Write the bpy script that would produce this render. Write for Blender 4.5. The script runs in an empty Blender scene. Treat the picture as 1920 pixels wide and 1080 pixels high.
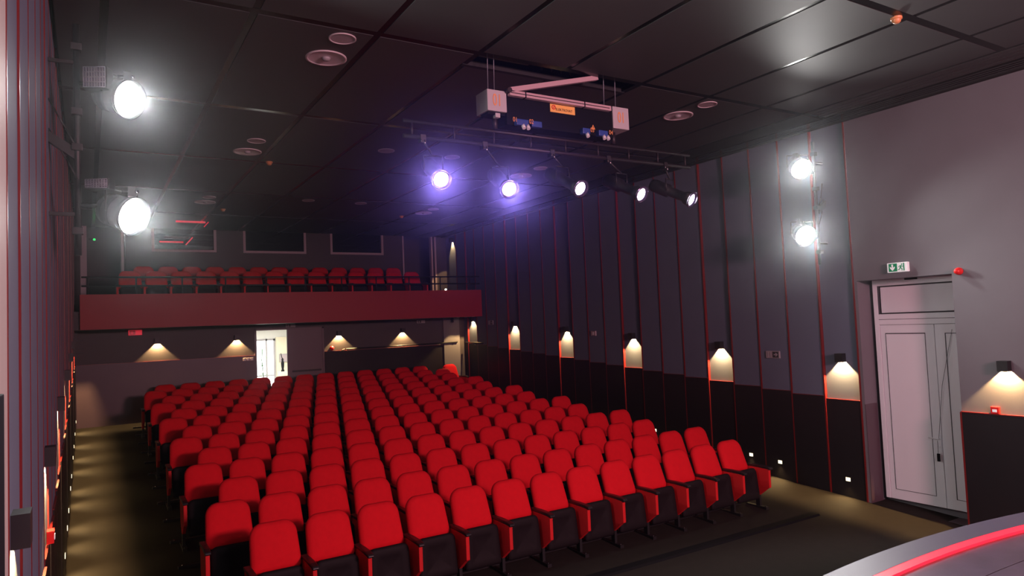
import bpy, bmesh, math, random
from mathutils import Vector, Matrix
random.seed(7)
C = bpy.context.scene.collection
PI = math.pi
R = math.radians

# ------------------------------------------------------------------ camera
cam = bpy.data.cameras.new('camera'); camo = bpy.data.objects.new('camera', cam); C.objects.link(camo)
right = Vector((0.853, -0.519, -0.042)); up = Vector((0.009, -0.065, 0.998)); fwd = Vector((0.521, 0.852, 0.051))
fwd.normalize(); right = (right - fwd * right.dot(fwd)).normalized(); up = right.cross(fwd)
m = Matrix((right, up, -fwd)).transposed().to_4x4(); m.translation = (0, 0, 2.836)
camo.matrix_world = m
cam.sensor_width = 36; cam.lens = 24.47; cam.clip_start = 0.02; cam.clip_end = 200
sc = bpy.context.scene; sc.camera = camo
sc.view_settings.view_transform = 'Standard'; sc.view_settings.look = 'None'
sc.view_settings.gamma = 1.0; sc.view_settings.use_curve_mapping = False
sc.view_settings.exposure = 0.0
try:
    sc.cycles.use_denoising = True
    sc.cycles.max_bounces = 6; sc.cycles.diffuse_bounces = 3; sc.cycles.glossy_bounces = 3
    sc.cycles.volume_bounces = 0; sc.cycles.sample_clamp_indirect = 4.0
except Exception: pass

# ------------------------------------------------------------------ world with thin haze added to glow like lens bloom round the lamps
W = bpy.data.worlds.new('world'); sc.world = W; W.use_nodes = True
nt = W.node_tree; nt.nodes['Background'].inputs[0].default_value = (0.02, 0.022, 0.03, 1); nt.nodes['Background'].inputs[1].default_value = 0.3
HAZE = 0.0022
vs = nt.nodes.new('ShaderNodeVolumeScatter'); vs.inputs['Density'].default_value = HAZE; vs.inputs['Anisotropy'].default_value = 0.96
vs.inputs['Color'].default_value = (0.9, 0.93, 1, 1)
nt.links.new(vs.outputs[0], nt.nodes['World Output'].inputs['Volume'])

def look(o, d):
    o.rotation_euler = Vector(d).to_track_quat('-Z', 'Y').to_euler()

def light(name, kind, loc, d, energy, col, size=0.1, spot=None, blend=0.3, sizey=None, parent=None):
    L = bpy.data.lights.new(name, kind); L.energy = energy; L.color = col
    if kind == 'AREA':
        L.shape = 'RECTANGLE'; L.size = size; L.size_y = sizey or size
    elif kind == 'SPOT':
        L.spot_size = R(spot); L.spot_blend = blend; L.shadow_soft_size = size
    else: L.shadow_soft_size = size
    o = bpy.data.objects.new(name, L); C.objects.link(o); o.location = loc; look(o, d)
    if parent: o.parent = parent
    return o

# front-of-stage lighting behind the photographer (pink-white flood and a neutral one)
light('stage_flood_light', 'AREA', (5.6, -4.0, 4.3), (-0.08, 1, -0.16), 800, (1, 0.44, 0.53), 1.6, sizey=0.8)
light('stage_work_light', 'AREA', (3.2, -2.4, 4.6), (0.05, 1, -0.22), 85, (0.95, 0.93, 1.0), 1.4, sizey=0.8)
WASH_E, PROF_E, SCONCE_E, STEP_E = 290, 380, 330.0, 26.0

# ------------------------------------------------------------------ materials
MATS = {}
def mat(name, col, rough=0.6, metal=0.0, emis=None, es=0.0, noise=0.0, nscale=8.0, bump=0.0, bscale=200.0, spec=0.5, alpha=None, trans=0.0, stretch=None):
    M = bpy.data.materials.new(name); M.use_nodes = True; t = M.node_tree; b = t.nodes['Principled BSDF']
    b.inputs['Base Color'].default_value = (*col, 1); b.inputs['Roughness'].default_value = rough; b.inputs['Metallic'].default_value = metal
    b.inputs['Specular IOR Level'].default_value = spec
    if trans: b.inputs['Transmission Weight'].default_value = trans
    if emis:
        b.inputs['Emission Color'].default_value = (*emis, 1); b.inputs['Emission Strength'].default_value = es
    tc = None
    if noise or bump:
        tc = t.nodes.new('ShaderNodeTexCoord'); src = tc.outputs['Object']
        if stretch:
            mp = t.nodes.new('ShaderNodeMapping'); mp.inputs['Scale'].default_value = stretch
            t.links.new(src, mp.inputs[0]); src = mp.outputs[0]
    if noise:
        n = t.nodes.new('ShaderNodeTexNoise'); n.inputs['Scale'].default_value = nscale; n.inputs['Detail'].default_value = 6
        cr = t.nodes.new('ShaderNodeMixRGB'); t.links.new(n.outputs[0], cr.inputs[0])
        cr.inputs[1].default_value = (*[c * (1 - noise) for c in col], 1); cr.inputs[2].default_value = (*[min(1, c * (1 + noise)) for c in col], 1)
        t.links.new(src, n.inputs['Vector']); t.links.new(cr.outputs[0], b.inputs['Base Color'])
    if bump:
        n2 = t.nodes.new('ShaderNodeTexNoise'); n2.inputs['Scale'].default_value = bscale; n2.inputs['Detail'].default_value = 3
        bp = t.nodes.new('ShaderNodeBump'); bp.inputs['Strength'].default_value = bump; bp.inputs['Distance'].default_value = 0.002
        t.links.new(src, n2.inputs['Vector']); t.links.new(n2.outputs[0], bp.inputs['Height']); t.links.new(bp.outputs[0], b.inputs['Normal'])
    MATS[name] = M
    return M
M_WALLP = mat('plaster_grey', (0.15, 0.145, 0.16), 0.65, noise=0.08, nscale=3, bump=0.3, bscale=120)
M_BEIGE = mat('plaster_light', (0.5, 0.46, 0.42), 0.6, noise=0.06, nscale=2)
M_PANEL = mat('wall_panel_grey', (0.135, 0.16, 0.22), 0.7, spec=0.25, noise=0.08, nscale=2, bump=0.1, bscale=60)
M_DADO = mat('dado_black', (0.015, 0.013, 0.015), 0.45, spec=0.25, noise=0.2, nscale=4)
M_DADOB = mat('dado_pink_sheen', (0.085, 0.055, 0.068), 0.45, noise=0.1, nscale=3)  # pink sheen of the stage light put into the dado colour
M_RED = mat('red_edging', (0.17, 0.010, 0.010), 0.38)
M_BACKW = mat('rear_wall_dark', (0.055, 0.047, 0.05), 0.6, noise=0.1, nscale=3)
M_CEILP = mat('ceiling_panel', (0.045, 0.045, 0.047), 0.55, noise=0.06, nscale=3, bump=0.15, bscale=90)
M_CEILB = mat('ceiling_black', (0.012, 0.012, 0.014), 0.7)
M_GLOSSB = mat('glossy_black_trim', (0.005, 0.005, 0.006), 0.2, spec=0.18)
M_SLOT = mat('slot_gloss', (0.02, 0.02, 0.022), 0.16, spec=0.7)
M_FLOOR = mat('floor_carpet', (0.019, 0.016, 0.013), 0.9, spec=0.12, noise=0.25, nscale=9, bump=0.5, bscale=300)
M_STAGE = mat('stage_planks', (0.07, 0.06, 0.065), 0.35, noise=0.5, nscale=5, bump=0.2, bscale=60)
M_ALU = mat('stage_edge_grey', (0.075, 0.075, 0.079), 0.45, metal=0.2, noise=0.06, nscale=20)
M_LEDR = mat('red_led_strip', (0.8, 0.02, 0.03), 0.4, emis=(1, 0.01, 0.03), es=1.6)
M_SRED = mat('seat_red_fabric', (0.66, 0.008, 0.016), 0.85, noise=0.10, nscale=18, bump=0.6, bscale=500, spec=0.15)
M_SREDP = mat('seat_red_panel', (0.62, 0.012, 0.014), 0.6, spec=0.3)
M_SBLK = mat('seat_black_plastic', (0.010, 0.007, 0.008), 0.65, spec=0.15, noise=0.15, nscale=30, bump=0.2, bscale=150)
M_ARM = mat('armrest_black', (0.012, 0.010, 0.011), 0.35)
M_STEEL = mat('black_steel', (0.010, 0.010, 0.011), 0.5)
M_BOLT = mat('chrome', (0.6, 0.6, 0.62), 0.25, metal=1)
M_BALC = mat('balcony_red', (0.30, 0.006, 0.012), 0.55, noise=0.06, nscale=3)
M_FRAME = mat('pale_frame', (0.42, 0.34, 0.36), 0.5)
M_GLASS = mat('dark_glass', (0.01, 0.012, 0.015), 0.06)
M_WHITE = mat('white_paint', (0.72, 0.72, 0.74), 0.4)
M_DOORW = mat('white_door', (0.80, 0.80, 0.84), 0.4, noise=0.03, nscale=3)
M_GASK = mat('gasket_dark', (0.05, 0.05, 0.06), 0.6)
M_LEAF = mat('door_leaf_plum', (0.13, 0.09, 0.10), 0.5, noise=0.06, nscale=3)
M_BOXW = mat('hoist_box_white', (0.48, 0.45, 0.46), 0.45)
M_BOXP = mat('trunking_pale', (0.52, 0.36, 0.38), 0.45)
M_ORNG = mat('orange_print', (0.85, 0.34, 0.10), 0.5)
M_ORNGS = mat('orange_sign', (0.9, 0.50, 0.12), 0.45)
M_REDP = mat('red_print', (0.65, 0.03, 0.02), 0.5)
M_BLUE = mat('blue_socket', (0.02, 0.06, 0.28), 0.45)
M_BLACK = mat('matt_black', (0.005, 0.005, 0.006), 0.7, spec=0.1)
M_MESH = mat('guard_grey', (0.25, 0.26, 0.30), 0.4, metal=0.4)
M_PIPE = mat('pipe_dark', (0.016, 0.010, 0.012), 0.45)
M_LENSW = mat('lamp_lens_white', (1, 1, 1), 0.3, emis=(1, 0.98, 0.95), es=14)
M_LENSP = mat('lamp_lens_violet', (1, 1, 1), 0.3, emis=(0.93, 0.78, 1.0), es=9)
M_RIMP = mat('lamp_rim', (0.25, 0.2, 0.35), 0.15, metal=0.9)
M_STEPL = mat('step_light_lens', (1, 1, 1), 0.3, emis=(1, 0.82, 0.5), es=3.0)
M_GRILLE = mat('speaker_grille_white', (0.6, 0.52, 0.53), 0.55)
M_REFL = mat('downlight_reflector', (0.62, 0.55, 0.57), 0.3)
M_ALARM = mat('alarm_red', (0.75, 0.02, 0.02), 0.3)
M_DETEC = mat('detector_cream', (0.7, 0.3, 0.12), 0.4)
M_GREEN = mat('sign_green', (0.0, 0.22, 0.09), 0.4, emis=(0.0, 0.4, 0.14), es=0.12)
M_SIGNW = mat('sign_white', (0.8, 0.8, 0.8), 0.4, emis=(1, 1, 1), es=0.25)
M_SIGNG = mat('sign_grey', (0.35, 0.33, 0.34), 0.5)
M_SIGNK = mat('sign_dark', (0.04, 0.045, 0.045), 0.5)
M_CREAM = mat('foyer_cream', (0.75, 0.68, 0.52), 0.7)
M_FOYW = mat('foyer_white', (0.85, 0.84, 0.8), 0.7)
M_SKYW = mat('daylight_pane', (1, 1, 1), 0.3, emis=(0.92, 0.97, 1.0), es=3.2)
M_PLANT = mat('leaf_green', (0.08, 0.28, 0.06), 0.5, noise=0.3, nscale=30)
M_DUCT = mat('duct_tan', (0.20, 0.15, 0.11), 0.6)
M_REDL = mat('red_glow', (0.6, 0.03, 0.05), 0.4, emis=(1, 0.03, 0.06), es=0.35)  # glow of the red sign and of the bars standing in for reflections
M_LEDG = mat('green_led', (0, 0.5, 0.1), 0.4, emis=(0.05, 1, 0.2), es=1.0)
M_BULB = mat('white_bulb', (1, 1, 1), 0.4, emis=(0.95, 1, 0.85), es=2.5)

# ------------------------------------------------------------------ mesh helpers
def box(bm, x0, x1, y0, y1, z0, z1, mtx=None):
    vs = [bm.verts.new((x, y, z)) for z in (z0, z1) for y in (y0, y1) for x in (x0, x1)]
    for f in ((0, 2, 3, 1), (4, 5, 7, 6), (0, 1, 5, 4), (2, 6, 7, 3), (0, 4, 6, 2), (1, 3, 7, 5)):
        bm.faces.new([vs[i] for i in f])
    if mtx:
        for v in vs: v.co = mtx @ v.co
    return bm
def tube(bm, a, b, r, seg=10, r2=None, caps=True):
    a, b = Vector(a), Vector(b); r2 = r if r2 is None else r2
    q = (b - a).to_track_quat('Z', 'Y'); A, B = [], []
    for i in range(seg):
        t = 2 * PI * i / seg; d = q @ Vector((math.cos(t), math.sin(t), 0))
        A.append(bm.verts.new(a + d * r)); B.append(bm.verts.new(b + d * r2))
    for i in range(seg):
        j = (i + 1) % seg; f = bm.faces.new((A[i], A[j], B[j], B[i])); f.smooth = True
    if caps: bm.faces.new(list(reversed(A))); bm.faces.new(B)
    return bm
def path(bm, pts, r, seg=8):
    for a, b in zip(pts, pts[1:]): tube(bm, a, b, r, seg)
    return bm
def prism(bm, poly, axis, lo, hi):
    # poly: 2-D points; axis 'x': (y,z), 'y': (x,z), 'z': (x,y)
    def P(p, t):
        return {'x': (t, p[0], p[1]), 'y': (p[0], t, p[1]), 'z': (p[0], p[1], t)}[axis]
    A = [bm.verts.new(P(p, lo)) for p in poly]; B = [bm.verts.new(P(p, hi)) for p in poly]
    n = len(poly)
    bm.faces.new(A); bm.faces.new(list(reversed(B)))
    for i in range(n):
        j = (i + 1) % n; bm.faces.new((A[j], A[i], B[i], B[j]))
    return bm
def lathe(bm, prof, seg=24, mtx=None):
    # prof: (r, z)
    rings = []; new = []
    for r, z in prof:
        if r < 1e-6: ring = [bm.verts.new((0, 0, z))]
        else: ring = [bm.verts.new((r * math.cos(2 * PI * i / seg), r * math.sin(2 * PI * i / seg), z)) for i in range(seg)]
        rings.append(ring); new += ring
    for a, b in zip(rings, rings[1:]):
        for i in range(seg):
            j = (i + 1) % seg
            vs = [a[i % len(a)], a[j % len(a)], b[j % len(b)], b[i % len(b)]]
            u = []
            for v in vs:
                if v not in u: u.append(v)
            if len(u) > 2:
                f = bm.faces.new(u); f.smooth = True
    if mtx:
        for v in new: v.co = mtx @ v.co
    return bm
def NB(): return bmesh.new()
def obj(name, bm, m, parent=None, bevel=0.0, smooth=False, loc=None):
    bmesh.ops.recalc_face_normals(bm, faces=bm.faces)
    if bevel:
        bmesh.ops.bevel(bm, geom=[e for e in bm.edges if e.calc_face_angle(0) > 0.5], offset=bevel, segments=2, affect='EDGES', profile=0.6)
    me = bpy.data.meshes.new(name); bm.to_mesh(me); bm.free(); me.materials.append(m)
    if smooth:
        for p in me.polygons: p.use_smooth = True
    o = bpy.data.objects.new(name, me); C.objects.link(o)
    if parent: o.parent = parent
    if loc: o.location = loc
    return o
def BX(name, m, parent, x0, x1, y0, y1, z0, z1, bevel=0.0):
    return obj(name, box(NB(), x0, x1, y0, y1, z0, z1), m, parent, bevel)
def tag(o, label=None, cat=None, group=None, kind=None):
    if label: o['label'] = label
    if cat: o['category'] = cat
    if group: o['group'] = group
    if kind: o['kind'] = kind
    return o
def thing(name, label, cat, loc=(0, 0, 0), group=None, rot=(0, 0, 0)):
    o = bpy.data.objects.new(name, None); C.objects.link(o); o.location = loc; o.rotation_euler = rot
    o.empty_display_size = 0.1
    return tag(o, label, cat, group)
def copy_tree(o, parent=None):
    c = o.copy(); C.objects.link(c)
    if parent is not None: c.parent = parent
    for ch in o.children: copy_tree(ch, c)
    return c
def text(name, body, size, m, parent, loc, rot, depth=0.002, spacing=1.0, sx=1.0):
    cu = bpy.data.curves.new(name, 'FONT'); cu.body = body; cu.size = size; cu.extrude = depth; cu.align_x = 'CENTER'; cu.align_y = 'CENTER'
    cu.space_character = spacing
    t = bpy.data.objects.new(name, cu); C.objects.link(t); bpy.context.view_layer.update()
    me = bpy.data.meshes.new_from_object(t.evaluated_get(bpy.context.evaluated_depsgraph_get()))
    bpy.data.objects.remove(t); me.materials.clear(); me.materials.append(m)
    o = bpy.data.objects.new(name, me); C.objects.link(o); o.parent = parent; o.location = loc; o.rotation_euler = rot; o.scale = (sx, 1, 1)
    return o
ORD = ['zeroth', 'first', 'second', 'third', 'fourth', 'fifth', 'sixth', 'seventh', 'eighth', 'ninth', 'tenth', 'eleventh', 'twelfth', 'thirteenth', 'fourteenth', 'fifteenth', 'sixteenth', 'seventeenth', 'eighteenth', 'nineteenth', 'twentieth']

# ------------------------------------------------------------------ room constants
XL, XR = -0.26, 10.0
YB, YU = 19.3, 20.5
CZ = 5.75
Y0, P, G, X0, S = 7.385, 0.9388, 0.0686, 1.567, 0.55
def fz(y):
    return G * (max(y, 5.0) - Y0)

# ------------------------------------------------------------------ floor
bm = NB()
prism(bm, [(2.6, fz(5)), (5.0, fz(5)), (YB + 0.2, fz(YB + 0.2)), (YB + 0.2, -0.6), (2.6, -0.6)], 'x', XL - 0.2, XR + 0.6)
fl = tag(obj('floor', bm, M_FLOOR), kind='structure')

# ------------------------------------------------------------------ stage
arc = lambda x: 2.99 - 0.055 * (x - 4.9) ** 2
def arc_prism(o0, o1, z0, z1, x0=-0.2, x1=9.95, n=40):
    b = NB(); xs = [x0 + (x1 - x0) * i / n for i in range(n + 1)]
    prism_pts = [(x, arc(x) - o0) for x in xs] + [(x, arc(x) - o1) for x in reversed(xs)]
    A = [b.verts.new((p[0], p[1], z0)) for p in prism_pts]; B = [b.verts.new((p[0], p[1], z1)) for p in prism_pts]
    N = len(prism_pts)
    for i in range(n):
        j = N - 1 - i
        b.faces.new((A[i], A[i + 1], A[j - 1], A[j])); b.faces.new((B[i + 1], B[i], B[j], B[j - 1]))
    for i in range(N):
        j = (i + 1) % N; b.faces.new((A[i], A[j], B[j], B[i]))
    return b
st = tag(obj('stage_platform', arc_prism(0.03, 0.30, -0.4, 1.06), M_BLACK), kind='structure')
BX('stage_core', M_BLACK, st, -0.24, 9.98, -6, 1.4, 0.9, 1.06)
obj('stage_apron', arc_prism(0.0, 0.21, 1.06, 1.10), M_ALU, st, bevel=0)
obj('red_light_strip', arc_prism(0.21, 0.285, 1.06, 1.098), M_LEDR, st)
for i in range(24):                                  # stage boards run across the stage
    y1 = arc(4.9) - 0.29 - i * 0.38; y0 = y1 - 0.376
    if i == 0:
        obj('stage_plank', arc_prism(0.285, 0.62, 1.04, 1.078), M_STAGE, st)
    elif y1 < arc(4.9) - 0.6:
        obj('stage_plank', arc_prism(0.626 + (i - 2) * 0.38 if i > 1 else 0.62, 0.62 + (i - 1) * 0.38, 1.04, 1.078), M_STAGE, st)

# ------------------------------------------------------------------ walls
def wall_boxes(name, m, boxes):
    b = NB()
    for q in boxes: box(b, *q)
    return tag(obj(name, b, m), kind='structure')
DY0, DY1, DZT = 4.93, 6.30, 3.26
wr = wall_boxes('wall_right', M_WALLP, [
    (XR + 0.07, XR + 0.3, 6.34, YU + 0.3, -0.6, 6.2),
    (XR, XR + 0.5, -6, DY0, -0.6, 6.2), (XR, XR + 0.5, DY0, DY1, DZT, 6.2), (XR, XR + 0.5, DY1, 6.34, -0.6, 6.2),
    (XR + 0.42, XR + 0.5, DY0, DY1, -0.6, DZT)])
wl = wall_boxes('wall_left', M_BEIGE, [(XL - 0.3, XL, -6, 3.25, -0.6, 6.2), (XL - 0.3, XL - 0.07, 3.25, YU + 0.3, -0.6, 6.2)])
N_R, N_L, PW = 23, 28, 0.605
def dado_top(y): return 1.437 + 0.070 * (y - 6.65)
def sconce_z(y): return 2.02 + 0.076 * (y - 6.6)
cache = {}
def wall_panels(root, side, ystart, n):
    X = XR if side > 0 else XL
    s = side
    for i in range(n):
        y0 = ystart + i * PW; y1 = min(y0 + PW, YU - 0.002)
        if y1 - y0 < 0.05: continue
        rec = (0.036 if side > 0 else 0.006) if i % 4 == 0 or (side > 0 and i == 22) else 0.0
        pr = 0.012 if side > 0 else 0.003
        zt = dado_top(0.5 * (y0 + y1))
        a, b_ = X + s * rec, X + s * 0.065
        BX('wall_panel', M_PANEL, root, min(a, b_), max(a, b_), y0 + 0.004, y1 - 0.004, zt - 0.05, 6.0)
        if y0 < YB:
            a = X + s * (rec - (0.032 if rec > 0.03 else 0.014))
            BX('dado_panel', M_DADO, root, min(a, X + s * (rec + 0.002)), max(a, X + s * (rec + 0.002)), y0 + 0.026, y1 - 0.004, fz(y0) - 0.05, zt)
            a2 = X + s * (rec - (0.036 if rec > 0.03 else 0.016))
            BX('dado_capping', M_RED, root, min(a2, X + s * (rec + 0.002)), max(a2, X + s * (rec + 0.002)), y0 + 0.026, y1 - 0.004, zt, zt + 0.008)
        a = X - s * pr
        BX('red_strip', M_RED, root, min(a, X + s * 0.05), max(a, X + s * 0.068), y0, y0 + 0.022, fz(y0) - 0.05, 5.98)
wall_panels(wr, 1, 6.34, N_R)
wall_panels(wl, -1, 3.25, N_L)
# plain part of the right wall: black dado with red edge beside the stage, skirting return by the door
BX('dado_panel', M_DADO, wr, XR - 0.03, XR, 2.2, DY0 - 0.012, -0.3, 1.40)
BX('dado_capping', M_RED, wr, XR - 0.034, XR, 2.2, DY0, 1.40, 1.412)
BX('red_strip', M_RED, wr, XR - 0.034, XR + 0.002, DY0 - 0.012, DY0 + 0.010, -0.3, 1.40)
BX('dado_panel', M_DADOB, wr, XR + 0.002, XR + 0.30, DY1 - 0.012, DY1, -0.3, 1.395)
BX('door_reveal', M_WALLP, wr, XR + 0.002, XR + 0.30, DY1 - 0.006, DY1, 1.395, DZT)
# lower rear wall
bw = wall_boxes('wall_rear', M_BACKW, [
    (XL - 0.1, 3.78, YB, YB + 0.15, 0.3, 3.15), (5.60, XR + 0.1, YB, YB + 0.15, 0.3, 3.15), (3.78, 5.60, YB, YB + 0.15, 2.95, 3.15)])
BX('dado_panel', M_DADOB, bw, XL, 3.76, YB - 0.025, YB, 0.7, 2.275)  # left of the doorway the dado colour carries the pink sheen
BX('dado_capping', M_RED, bw, XL, 3.76, YB - 0.028, YB, 2.275, 2.283)
BX('dado_panel', M_DADO, bw, 5.62, 9.24, YB - 0.025, YB, 0.7, 2.275)
BX('dado_capping', M_RED, bw, 5.62, 9.24, YB - 0.028, YB, 2.275, 2.283)
# pier in the rear right corner
BX('corner_pier', M_WALLP, bw, 9.26, 9.80, YB - 0.06, YB, 0.7, 3.09)
# upper rear wall, behind the balcony
uw = wall_boxes('wall_rear_upper', M_BACKW, [
    (0.86, 1.47, YU, YU + 0.2, 3.4, 6.2), (1.47, 3.04, YU, YU + 0.2, 3.4, 5.14), (3.04, 3.76, YU, YU + 0.2, 3.4, 6.2),
    (3.76, 5.49, YU, YU + 0.2, 3.4, 5.14), (5.49, 6.23, YU, YU + 0.2, 3.4, 6.2), (6.23, 7.88, YU, YU + 0.2, 3.4, 5.14),
    (7.88, 8.50, YU, YU + 0.2, 3.4, 6.2), (9.62, XR + 0.1, YU, YU + 0.2, 3.4, 6.2),
    (XL - 0.1, XR + 0.3, YU + 1.3, YU + 1.4, 3.0, 6.2), (XL - 0.3, XL - 0.2, YU, YU + 1.4, 3.0, 6.2), (XR + 0.2, XR + 0.3, YU, YU + 1.4, 3.0, 6.2),
    (0.78, 0.86, YU + 0.2, YU + 1.3, 3.4, 6.2), (8.50, 8.56, YU + 0.2, YU + 1.3, 3.4, 6.2), (XL - 0.1, XR + 0.3, YU, YU + 1.4, 3.35, 3.45)])
for k, (x0, x1) in enumerate(((1.47, 3.04), (3.76, 5.49), (6.23, 7.88))):
    w = bpy.data.objects.new('window_%d' % (k + 1), None); C.objects.link(w); w.location = ((x0 + x1) / 2, YU, 5.14); tag(w, kind='structure')
    cx = (x0 + x1) / 2; hw = (x1 - x0) / 2
    b = NB(); box(b, -hw - 0.01, -hw + 0.055, -0.03, 0.10, -0.01, 1.0); obj('frame_side', b, M_FRAME, w)
    b = NB(); box(b, hw - 0.055, hw + 0.01, -0.03, 0.10, -0.01, 1.0); obj('frame_side', b, M_FRAME, w)
    b = NB(); box(b, -hw + 0.055, hw - 0.055, -0.03, 0.10, -0.01, 0.055); obj('frame_sill', b, M_FRAME, w)
    b = NB(); box(b, -hw + 0.055, hw - 0.055, 0.04, 0.05, 0.055, 1.0); obj('pane', b, M_GLASS, w)
    if k == 0:
        for zz in (0.17, 0.33, 0.47):
            b = NB(); box(b, -hw + 0.06, hw - 0.06, 0.03, 0.04, zz, zz + 0.006); obj('blind_slat', b, M_GASK, w)
for n, (x0, x1, cx0) in enumerate(((-0.20, 0.80, 0), (8.52, 9.55, 0))):
    d = bpy.data.objects.new('door_%d' % (n + 2), None); C.objects.link(d); d.location = (x0, YU, 3.7); tag(d, kind='structure')
    b = NB(); box(b, 0.06 if n == 0 else 0, 0.20 if n == 0 else 0.05, -0.03, 0.12, -0.2, 2.6); obj('door_post', b, M_FRAME, d)
    b = NB(); box(b, x1 - x0 - 0.04, x1 - x0 + 0.02, -0.03, 0.12, -0.2, 2.6); obj('door_post', b, M_FRAME, d)
    if n == 1:
        b = NB(); box(b, x1 - x0 + 0.08, x1 - x0 + 0.14, -0.03, 0.12, -0.2, 2.6); obj('door_post', b, M_FRAME, d)
# stage house behind the camera
wall_boxes('wall_stage', M_WALLP, [(XL - 0.3, XR + 0.5, -6.2, -6, -0.6, 6.3)])

# ------------------------------------------------------------------ balcony
bal = wall_boxes('balcony_floor', M_BACKW, [(XL, XR, 18.12, YU, 3.09, 3.50), (XL, XR, 19.15, YU, 3.50, 3.70)])
tag(BX('balcony_parapet', M_BALC, None, XL + 0.12, XR - 0.06, 18.0, 18.12, 3.09, 3.87), 'dark red solid balcony front spanning the rear of the hall', 'balcony')
rail = thing('balcony_railing', 'thin black double railing on top of the red balcony front', 'railing', (4.9, 18.06, 3.87))
for z in (4.26, 4.06):
    obj('rail_bar', tube(NB(), (XL + 0.15 - 4.9, 0, z - 3.87), (XR - 0.08 - 4.9, 0, z - 3.87), 0.02, 8), M_STEEL, rail)
for k in range(11):
    x = 9.6 - 0.96 * k
    if x > XL + 0.1: obj('post', tube(NB(), (x - 4.9, 0, 0), (x - 4.9, 0, 0.40), 0.018, 8), M_STEEL, rail)
t = thing('balcony_lamp', 'small round white lamp on the balcony edge near its right end', 'lamp', (8.77, 17.98, 3.89))
obj('bulb', lathe(NB(), [(0, -0.03), (0.025, -0.02), (0.035, 0.0), (0.025, 0.02), (0, 0.03)], 12), M_BULB, t)
obj('bracket', box(NB(), -0.012, 0.012, 0.0, 0.06, -0.03, 0.0), M_STEEL, t)

# ------------------------------------------------------------------ ceiling
ce = wall_boxes('ceiling', M_CEILB, [(XL - 0.3, XR + 0.5, -6.2, YU + 1.4, 6.2, 6.3)])
xs = [XL, 0.15, 1.32, 2.49, 3.62, 4.77, 5.93, 7.12, 8.24, 9.06]
ys = [-1.9, 0.95, 3.73, 6.40, 9.30, 12.15, 15.0, 17.85, YU + 0.2]
for j in range(len(ys) - 1):
    for i in range(len(xs) - 1):
        y0 = ys[j] + 0.05
        if j == 3 and i in (4, 5): y0 = 6.80           # lighting hoist opening
        BX('ceiling_panel', M_CEILP, ce, xs[i] + 0.035, xs[i + 1] - 0.035, y0, ys[j + 1] - 0.05, CZ, CZ + 0.03)
for x in xs[1:]:
    BX('ceiling_joint', M_GLOSSB, ce, x - 0.036, x + 0.036, ys[0], 6.36 if x in (4.77,) else YU + 0.2, CZ + 0.006, CZ + 0.05)
BX('ceiling_joint', M_GLOSSB, ce, 4.734, 4.806, 6.80, YU + 0.2, CZ + 0.006, CZ + 0.05)
for y in ys[:-1]:
    BX('ceiling_joint', M_GLOSSB, ce, XL, xs[-1], y - 0.052, y + 0.052, CZ + 0.004, CZ + 0.05)
BX('hoist_opening_edge', M_CEILB, ce, 3.60, 5.95, 6.74, 6.80, CZ, CZ + 0.06)
# slot diffusers along the right wall
for x in (9.10, 9.22, 9.34, 9.46):
    BX('slot_bar', M_CEILP, ce, x, x + 0.095, ys[0], 6.34, CZ, CZ + 0.03)
BX('slot_bar', M_CEILB, ce, 9.10, 9.56, 6.44, YU + 0.2, CZ, CZ + 0.03)
for x in (9.60, 9.68, 9.76, 9.84):
    BX('slot_bar', M_SLOT, ce, x, x + 0.03, ys[0], YU + 0.2, CZ - 0.012, CZ + 0.03)
BX('slot_bar', M_CEILB, ce, 9.565, XR + 0.06, ys[0], YU + 0.2, CZ + 0.031, CZ + 0.06)
BX('slot_bar', M_CEILB, ce, 9.90, XR, ys[0], YU + 0.2, CZ - 0.02, CZ + 0.03)
BX('duct', M_DUCT, ce, 3.70, 4.45, 6.5, 6.72, 5.86, 6.1)
for k in range(5):
    x = 4.6 + 0.14 * k
    obj('cable', path(NB(), [(x, 6.7, 6.1), (x + 0.02, 6.66, 5.9), (x + 0.05, 6.72, 5.84)], 0.012, 6), M_STEEL, ce)
BX('cavity_track', M_MESH, ce, 3.9, 5.8, 6.42, 6.44, 5.90, 5.93)

def ring_ord(y): return {0: 'nearest the stage', 1: 'midway', 2: 'farthest from the stage'}[y]
# downlights and loudspeaker grilles
proto_d = None
def downlight(x, y, label):
    t = thing('ceiling_downlight', label, 'ceiling light', (x, y, CZ), 'large round ceiling downlights')
    obj('rim', lathe(NB(), [(0.185, 0.0), (0.185, -0.012), (0.215, -0.012), (0.215, 0.0)], 32), M_GRILLE, t)
    obj('reflector', lathe(NB(), [(0.186, -0.008), (0.16, -0.004), (0.10, 0.0), (0.05, -0.001), (0.0, -0.002)], 32), M_REFL, t)
    obj('lamp', lathe(NB(), [(0.0, -0.035), (0.03, -0.03), (0.045, -0.015), (0.045, 0.0)], 16), M_SIGNG, t)
def grille(x, y, label, r=0.135):
    t = thing('ceiling_speaker', label, 'speaker', (x, y, CZ), 'small round grilles in the ceiling')
    obj('rim', lathe(NB(), [(r - 0.015, 0.0), (r - 0.015, -0.01), (r, -0.01), (r, 0.0)], 28), M_GRILLE, t)
    obj('grille', lathe(NB(), [(r - 0.014, -0.004), (0, -0.005)], 28), mat_grille, t)
mat_grille = mat('perforated_grille', (0.42, 0.34, 0.36), 0.6, noise=0.4, nscale=300)
for x, sd in ((2.2, 'left'), (7.35, 'right')):
    for k, y in enumerate((7.2, 11.5, 16.2)):
        downlight(x, y, 'large round recessed downlight in the %s ceiling column, %s' % (sd, ring_ord(k)))
    for k, y in enumerate((6.64, 10.8, 15.6)):
        grille(x, y, 'small round grille beside the %s ceiling downlight %s' % (sd, ring_ord(k)))
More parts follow.
